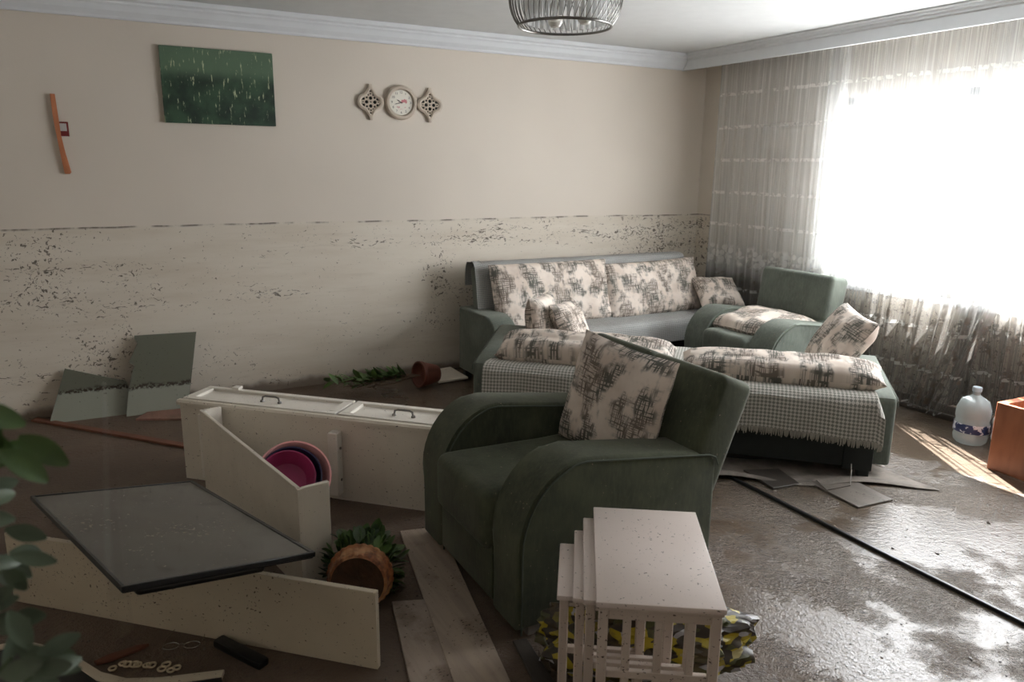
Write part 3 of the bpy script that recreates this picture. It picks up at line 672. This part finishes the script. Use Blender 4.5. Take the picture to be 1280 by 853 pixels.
# leaf clusters: world position of cluster centre, count, size
clus = [((-.135, .95, 1.335), 8, .075, bl, (.5, 0, -.9)), ((-.125, .95, 1.31), 6, .07, bl, (.7, 0, -.8)), ((-.16, 1.03, 1.20), 6, .055, b3, (.9, 0, -.1)),
        ((-.16, 1.02, 1.14), 6, .055, b3, (.8, 0, -.5)), ((-.15, 1.0, 1.125), 5, .06, b3, (.9, 0, -.7)), ((-.16, .98, 1.08), 8, .06, b3, (.8, 0, .1)),
        ((-.14, .93, 1.05), 8, .06, b3, (.8, 0, -.2)), ((-.12, .90, 1.04), 6, .055, b3, (.9, 0, .0))]
for cpos, n_, sz, tgt, hang in clus:
    cw = Vector(cpos)-Vector((-.50, .85, 0)); root = Vector((rnd.uniform(-.04, .04), rnd.uniform(-.04, .04), .22))
    mid = root.lerp(cw, .75)+Vector((-.08, 0, .06))
    pts = [root, root.lerp(mid, .5), mid, mid.lerp(cw, .5), cw]; tube(bs, pts, [.006, .005, .004, .003, .002], 6)
    for i in range(max(3, int(n_*.85))):
        b_ = cw+Vector((rnd.uniform(-.02, .02), rnd.uniform(-.03, .03), rnd.uniform(-.02, .02)))
        dv = Vector(hang)+Vector((rnd.uniform(-.7, .7), rnd.uniform(-.5, .5), rnd.uniform(-.5, .5)))
        leaf(tgt, b_, dv, (rnd.uniform(-.5, .5), -1, .6), sz*rnd.uniform(.65, .95), sz*rnd.uniform(.3, .42), rnd.uniform(-.2, .3), 7)
obj('stems', bs, LEAFD, PP); obj('foliage', bl, LEAF, PP, True, False); obj('pale_foliage', b3, LEAFP, PP, True, False)
# ---- right: open wooden drawer, bottle, bag
g = G('orange_wood_veneer'); p = g.coord('Object'); f = g.noise(g.map(p, (1, 3, .8)), 3, 4, .6, 1.2); wv = g.n('ShaderNodeTexWave', {'Vector': g.map(p, (1, 1, .35)), 'Scale': 9., 'Distortion': 7., 'Detail': 2.}).outputs[1]
c = g.mix(wv, hx(158, 98, 68), hx(138, 84, 58)); c = g.mix(g.ramp(f, .5, .75, 0, .5), c, hx(120, 72, 50)); g.set('Base Color', c); g.set('Roughness', .35); M['wood'] = g.m
WB = thing('wooden_crate', 'open orange-brown veneered wooden box on the floor at the right edge', 'box', (4.195, 2.225, 0), math.radians(-1))
obj('side_panel', BX(0, .022, -.62, 0, 0, .385, .002, 1), M['wood'], WB)
obj('side_panel', BX(.022, .55, -.045, 0, 0, .385, .002, 1), M['wood'], WB)
obj('side_panel', BX(.022, .55, -.62, -.575, 0, .385, .002, 1), M['wood'], WB)
obj('side_panel', BX(.55, .57, -.62, 0, 0, .385, .002, 1), M['wood'], WB)
obj('bottom_panel', BX(.022, .55, -.575, -.045, .0, .25, .002, 1), M['wood'], WB)
g = G('clear_bottle_plastic'); g.set('Base Color', (.80, .90, .92)); g.set('Roughness', .12); g.set('Transmission Weight', .65); g.set('IOR', 1.2); M['bottle'] = g.m
BT = thing('water_bottle', 'large clear plastic water bottle on the floor beside the wooden box', 'bottle', (4.52, 2.52, .002))
wob = lambda a, j: 1+.02*math.cos(8*a)
obj('bottle_body', lathe(bmesh.new(), [(0, .006), (.075, 0), (.092, .02), (.096, .05), (.090, .075), (.096, .10), (.096, .13), (.090, .15), (.096, .17), (.094, .22), (.075, .265), (.035, .29), (.022, .30), (.022, .325), (0, .325)], 40, None, wob), M['bottle'], BT)
lb = G('blue_bottle_label'); uvv = lb.coord('Object'); lb.set('Base Color', lb.mix(lb.ramp(lb.noise(uvv, 28, 3), .50, .56), hx(34, 48, 92), hx(210, 216, 226))); lb.set('Roughness', .4)
obj('bottle_label', lathe(bmesh.new(), [(.0975, .075), (.0985, .08), (.0985, .125), (.0975, .13)], 40), lb.m, BT)
obj('cap', lathe(bmesh.new(), [(.0, .348), (.024, .348), (.026, .344), (.026, .322), (.0, .322)], 24), plain('blue_cap', hx(176, 190, 200), .4), BT)
g = G('white_bag_plastic'); g.set('Base Color', hx(206, 208, 210)); g.set('Roughness', .3); g.set('Transmission Weight', .2)
bm = bmesh.new(); bmesh.ops.create_icosphere(bm, subdivisions=4, radius=1)
for v in bm.verts:
    n = v.co.normalized(); k = 1+.2*noise.noise(n*2)+.10*abs(noise.noise(n*7)); v.co = Vector((n.x*.13*k, n.y*.10*k, max(0, .12+n.z*.13*k)))
o = obj('plastic_bag', bm, g.m); o.location = (4.62, 2.335, .002); tag(o, 'crumpled translucent white plastic bag between the water bottle and the wooden box', 'bag')
# ---- rug/underlay crumpled beneath the diagonal sofa
def rug(s, t):
    x = 2.66+1.0*s; y = 2.88-.60*s+(-.10+.42*t)+.03*math.sin(s*11)
    h = .004+max(0, .038*math.exp(-((t-.10)/.16)**2)*(1-s*.75))*(.7+.5*math.sin(s*9+1)); 
    return (x, y, h)
g = plain('grey_underlay', hx(128, 120, 112), .85, 0, .25, .4)
tag(obj('underlay_sheet', grid(60, 24, rug, None, .004), g), 'wrinkled grey felt underlay sticking out from beneath the diagonal sofa', 'underlay')
bm = bmesh.new(); tube(bm, [(3.16, 2.50, .02), (3.12, 2.40, .012), (3.2, 2.33, .05), (3.29, 2.40, .09), (3.34, 2.44, .10)], .003, 6)
tag(obj('loose_cord', bm, M['plank_grey']), 'thin looped cord hanging from under the diagonal sofa', 'cord')
# ---- foreground bits
TR = thing('wavy_board_edge', 'wavy cream board edge over a black sheet standing in for its shadow, bottom left corner', 'panel', (-.2, 2.3, .0))
wv = [(-.62, 2.74), (-.52, 2.78), (-.42, 2.775), (-.35, 2.74), (-.28, 2.67), (-.21, 2.57), (-.15, 2.46), (-.08, 2.39), (.02, 2.345), (.12, 2.32), (.20, 2.30)]
wl = [(x+.2, y-2.3) for x, y in wv]; inn_ = [(x-.012, y-.03) for x, y in wl]
obj('rim', prism(bmesh.new(), wl+inn_[::-1], .0, .018, .003, 2, ax='z'), M['board'], TR)
obj('shadow_sheet', prism(bmesh.new(), inn_+[(.34, -.6), (-.5, -.6)], .0, .012, 0, 1, ax='z'), M['black'], TR, False)  # black sheet stands in for the shadow below the wavy board edge
NK = thing('bead_necklace', 'ivory ring-link necklace lying in the mud at the bottom left', 'necklace', (-.02, 2.46, 0)); ivory = plain('ivory_beads', hx(206, 190, 158), .4)
for i in range(11):
    cx, cy = -.09+.018*i+rnd.uniform(-.008, .008), .035-.010*i+rnd.uniform(-.016, .016); r_ = rnd.uniform(.010, .014)
    obj('link', tube(bmesh.new(), [(cx+r_*math.cos(k*PI/6), cy+r_*math.sin(k*PI/6), .005+.001*math.cos(k)) for k in range(12)], .0035, 6, True), ivory, NK)
GL = thing('eyeglasses', 'wire rimmed eyeglasses lying in the mud beside the ivory necklace', 'glasses', (.09, 2.50, .006), -.35)
for s in (-1, 1): obj('lens_rim', tube(bmesh.new(), [(s*.034+.026*math.cos(k*PI/10), .019*math.sin(k*PI/10), .008) for k in range(20)], .0014, 6, True), M['chrome'], GL)
obj('bridge', tube(bmesh.new(), [(-.009, .004, .008), (0, .008, .010), (.009, .004, .008)], .0013, 6), M['chrome'], GL)
for s in (-1, 1): obj('temple_arm', tube(bmesh.new(), [(s*.06, 0, .008), (s*.062, .05, .006), (s*.05, .11, .002)], .0013, 6), M['chrome'], GL)
bm = prism(bmesh.new(), [(-.075, -.012), (-.03, -.018), (.06, -.010), (.085, .0), (.05, .016), (-.04, .012), (-.08, .004)], 0, .014, .004, 2, ax='z')
o = obj('leather_strap', bm, plain('brown_leather', hx(104, 62, 44), .6)); o.location = (-.09, 2.55, .001); o.rotation_euler = (0, 0, .15); tag(o, 'short brown leather strap on the mud beside the wavy cream edge', 'strap')
bm = bmesh.new(); box(bm, -.11, .11, -.022, .022, 0, .03, .008, 2)
o = obj('remote_control', bm, M['black']); o.location = (.26, 2.37, .001); o.rotation_euler = (0, .05, -1.0); tag(o, 'black plastic handset lying in the mud below the cream board', 'remote')
# ---- wall things
SP = G('dummy').m
def wallobj(o, x, z): o.location = (x, YB-.002, z); return o
CL = thing('wall_clock', 'round cream wall clock with floral dial and Roman-style numerals', 'clock', (1.972, YB-.001, 2.045))
RX = Matrix.Rotation(PI/2, 4, 'X')
cream = plain('aged_cream_paint', hx(190, 176, 160), .5, 0, .06)
obj('clock_case', lathe(bmesh.new(), [(0, 0), (.118, 0), (.122, .008), (.120, .026), (.110, .036), (.096, .036), (.090, .026), (.088, .018), (0, .018)], 64, RX), cream, CL)
g = G('clock_dial'); p = g.coord('Object'); c = g.mix(g.ramp(g.noise(p, 34, 2), .52, .58), hx(226, 222, 210), hx(196, 120, 124)); x, y, z = g.sep(p)
r2 = g.n('ShaderNodeVectorMath', {0: p}, operation='LENGTH').outputs['Value']
c = g.mix(g.ramp(r2, .045, .055), c, hx(226, 222, 210)); g.set('Base Color', c); g.set('Roughness', .4)
obj('dial', lathe(bmesh.new(), [(0, .0185), (.0875, .0185), (.0875, .0205), (0, .0205)], 48, RX), g.m, CL)
ink = plain('grey_ink', hx(92, 88, 84), .6)
nums = 'XII I II III IV V VI VII VIII IX X XI'.split()
for k in range(12):
    a = PI/2-k*PI/6; n_ = str(12 if k == 0 else k)
    cu = bpy.data.curves.new('n', 'FONT'); cu.body = n_; cu.size = .024; cu.align_x = 'CENTER'; cu.align_y = 'CENTER'; cu.extrude = .0004
    to = bpy.data.objects.new('n', cu); C.objects.link(to)
    me = to.evaluated_get(bpy.context.evaluated_depsgraph_get()).to_mesh()
    b_ = bmesh.new(); b_.from_mesh(me); bmesh.ops.transform(b_, matrix=Matrix.Translation((.070*math.cos(a), -.0212, .070*math.sin(a))) @ RX, verts=b_.verts)
    obj('numeral', b_, ink, CL, False); to.to_mesh_clear(); bpy.data.objects.remove(to); bpy.data.curves.remove(cu)
for ang, L_, w_, nm in ((math.radians(150), .040, .005, 'hour_hand'), (math.radians(195), .058, .0035, 'minute_hand')):
    bm = prism(bmesh.new(), [(-.008, -w_/2), (L_*.7, -w_*.7), (L_, 0), (L_*.7, w_*.7), (-.008, w_/2)], .0225, .0235, ax='y')
    bmesh.ops.transform(bm, matrix=Matrix.Scale(-1, 4, (0, 1, 0)), verts=bm.verts)
    bmesh.ops.transform(bm, matrix=Matrix.Rotation(-ang, 4, 'Y'), verts=bm.verts); obj(nm, bm, M['black'], CL)
def ornament(label, x, z):
    t = thing('wall_ornament', label, 'wall ornament', (x, YB-.001, z), 0, 'pierced ornaments beside the clock')
    Hh, Ww = .123, .098
    half = [(.0, Hh), (.010, Hh), (.016, Hh*.80), (.038, Hh*.52), (.062, Hh*.40), (.080, Hh*.34), (Ww-.004, Hh*.17), (Ww, 0)]
    out = half+[(x_, -z_) for x_, z_ in half[-2::-1]]+[(-x_, -z_) for x_, z_ in half[1:]]+[(-x_, z_) for x_, z_ in half[-2:0:-1]]
    out = [p for i, p in enumerate(out) if i == 0 or math.dist(p, out[i-1]) > 1e-5]
    inn = [(x_*.72, z_*.66) for x_, z_ in out]
    bm = bmesh.new(); n = len(out)
    def rr(pts, y): return [bm.verts.new((p[0], y, p[1])) for p in pts]
    a1, a2, i1, i2 = rr(out, -.002), rr(out, -.022), rr(inn, -.002), rr(inn, -.022); mid = rr([((p[0]+q[0])/2, (p[1]+q[1])/2) for p, q in zip(out, inn)], -.027)
    for A_, B_ in ((a1, a2), (a2, mid), (mid, i2), (i2, i1), (i1, a1)):
        for k in range(n): bm.faces.new((A_[k], B_[k], B_[(k+1) % n], A_[(k+1) % n]))
    obj('frame', bm, cream, t)
    bm = bmesh.new()
    for r_, cx, cz in ((.017, 0, .027), (.017, 0, -.027), (.017, .030, 0), (.017, -.030, 0), (.010, 0, .056), (.010, 0, -.056), (.009, .056, 0), (.009, -.056, 0), (.012, .028, .030), (.012, -.028, .030), (.012, .028, -.030), (.012, -.028, -.030), (.010, 0, 0)):
        tube(bm, [(cx+r_*math.cos(k*PI/8), -.014, cz+r_*math.sin(k*PI/8)) for k in range(16)], .0052, 6, True)
    obj('lattice', bm, cream, t)
    obj('added_dark_plate', prism(bmesh.new(), [(x_*.96, z_*.96) for x_, z_ in inn], -.005, -.003), M['under'], t, False)  # dark plate added behind the lattice, paints the shade of the pierced holes
ornament('pierced cream wall ornament left of the clock', 1.745, 2.038); ornament('pierced cream wall ornament right of the clock', 2.196, 2.038)
PT = thing('painting', 'unframed dark green landscape canvas high on the back wall', 'painting', (.735, YB-.001, 2.08))
g = G('painted_canvas'); p = g.coord('Object'); x, y, z = g.sep(p)
c = g.mix(g.ramp(g.noise(p, 7, 5), .35, .65), hx(22, 44, 34), hx(52, 80, 58)); c = g.mix(g.math('MULTIPLY', g.ramp(z, .02, .12), .75), c, hx(96, 120, 96))
st = g.noise(g.map(p, (60, 1, 12)), 1, 3, .6); c = g.mix(g.ramp(st, .60, .68), c, hx(176, 184, 150)); g.set('Base Color', c); g.set('Roughness', .5)
obj('canvas', BX(-.343, .343, -.024, -.001, -.232, .232, .002, 1), g.m, PT, False)
CB = thing('wall_calendar', 'small red and white card hanging behind the wooden back scratcher', 'calendar', (-.178, YB-.001, 1.79))
obj('card', BX(-.034, .034, -.006, -.001, -.042, .042, .001, 1), plain('dark_red_card', hx(120, 36, 36), .6), CB)
obj('white_print', BX(-.024, .024, -.008, -.0061, -.012, .032), plain('white_card', hx(196, 192, 190), .6), CB)
pts = [(-.016, .22), (.010, .22), (.014, .10), (.018, -.02), (.030, -.12), (.050, -.235), (.042, -.245), (.016, -.245), (.012, -.235), (.002, -.12), (-.008, 0), (-.014, .10)]
bm = prism(bmesh.new(), pts, -.022, -.012, .003, 2)
o = obj('back_scratcher', bm, plain('light_wood', hx(188, 120, 82), .45)); o.location = (-.205, YB, 1.77); tag(o, 'narrow wooden back scratcher hanging on the back wall at the far left', 'back scratcher')
# ---- ceiling lamp
LM = thing('ceiling_lamp', 'round wire cage ceiling lamp with clear glass rods and two bulbs', 'lamp', (1.83, 2.97, ZC-.001))
rb, rm, rt, zb_, zm_, zt_ = .20, .25, .175, -.375, -.27, -.12
for r_, z_, q in ((rb, zb_, .006), (rt, zt_, .006)): obj('ring', tube(bmesh.new(), [(r_*math.cos(k*PI/30), r_*math.sin(k*PI/30), z_) for k in range(60)], q, 8, True), M['metal'], LM)
bm = bmesh.new()
for k in range(52):
    a = 2*PI*k/52; pts = []
    for i in range(11):
        t = i/10; z_ = zb_+(zt_-zb_)*t; r_ = rb+(rt-rb)*t+.055*math.sin(PI*t)**.8; aa = a+.30*t
        pts.append((r_*math.cos(aa), r_*math.sin(aa), z_))
    tube(bm, pts, .0021, 5)
obj('wire_cage', bm, M['metal'], LM)
g = G('lamp_glass'); g.set('Base Color', (.93, .94, .94, 1)); g.set('Roughness', .12); g.set('Alpha', .7); g.set('Specular IOR Level', .8)
bm = bmesh.new()
for k in range(34):
    a = 2*PI*k/34; tube(bm, [(.168*math.cos(a), .168*math.sin(a), zb_+.012), (.168*math.cos(a), .168*math.sin(a), zt_)], .010, 8)
obj('glass_rods', bm, g.m, LM)
obj('ceiling_plate', lathe(bmesh.new(), [(0, 0), (.07, 0), (.07, -.02), (.05, -.03), (.012, -.035), (.012, zt_-.005), (.03, zt_-.01), (.03, zt_-.03), (0, zt_-.03)], 32), M['chrome'], LM)
bm = bmesh.new()
for k in range(3): a = k*2*PI/3+.3; tube(bm, [(0, 0, zt_-.01), (rt*math.cos(a), rt*math.sin(a), zt_)], .005, 6)
obj('spider_arm', bm, M['metal'], LM)
for k in range(3):
    a = k*2*PI/3-.55; c_ = Matrix.Translation((.085*math.cos(a), .085*math.sin(a), zt_-.215))
    b_ = obj('bulb', lathe(bmesh.new(), [(0, -.035), (.02, -.030), (.033, -.012), (.035, .005), (.026, .028), (.014, .048), (.014, .06), (0, .06)], 24, c_), plain('frosted_bulb', hx(236, 234, 226), .2, 0, .01), LM)
    obj('bulb_holder', lathe(bmesh.new(), [(0, .06), (.017, .06), (.017, .12), (.012, .19), (0, .19)], 16, c_), M['chrome'], b_)
# ---- mud clods and debris, uncountable
bm = bmesh.new(); rnd = random.Random(21)
def clod(x, y, s):
    r = bmesh.ops.create_icosphere(bm, subdivisions=1, radius=s); k1, k2, a = rnd.uniform(.5, 1.6), rnd.uniform(.3, .7), rnd.uniform(0, PI)
    for v in r['verts']:
        q = v.co*(1+rnd.uniform(-.25, .25)); qx, qy = q.x*k1, q.y
        v.co = Vector((x+qx*math.cos(a)-qy*math.sin(a), y+qx*math.sin(a)+qy*math.cos(a), max(.0, q.z*k2+s*k2*.5)))
for i in range(700):
    clod(rnd.uniform(1.9, 4.1), rnd.uniform(.7, 2.6), rnd.uniform(0.0015, .0045)*(1.8 if rnd.random() < .08 else 1))
for i in range(700):
    clod(rnd.uniform(-.6, 1.2), rnd.uniform(1.8, 5.2), rnd.uniform(.0015, .006))
tag(obj('mud_crumbs', bm, plain('wet_mud_crumbs', hx(84, 73, 62), .3)), 'small crumbs of mud and debris scattered over the floor', 'debris', None, 'stuff')
bpy.data.materials.remove(SP)
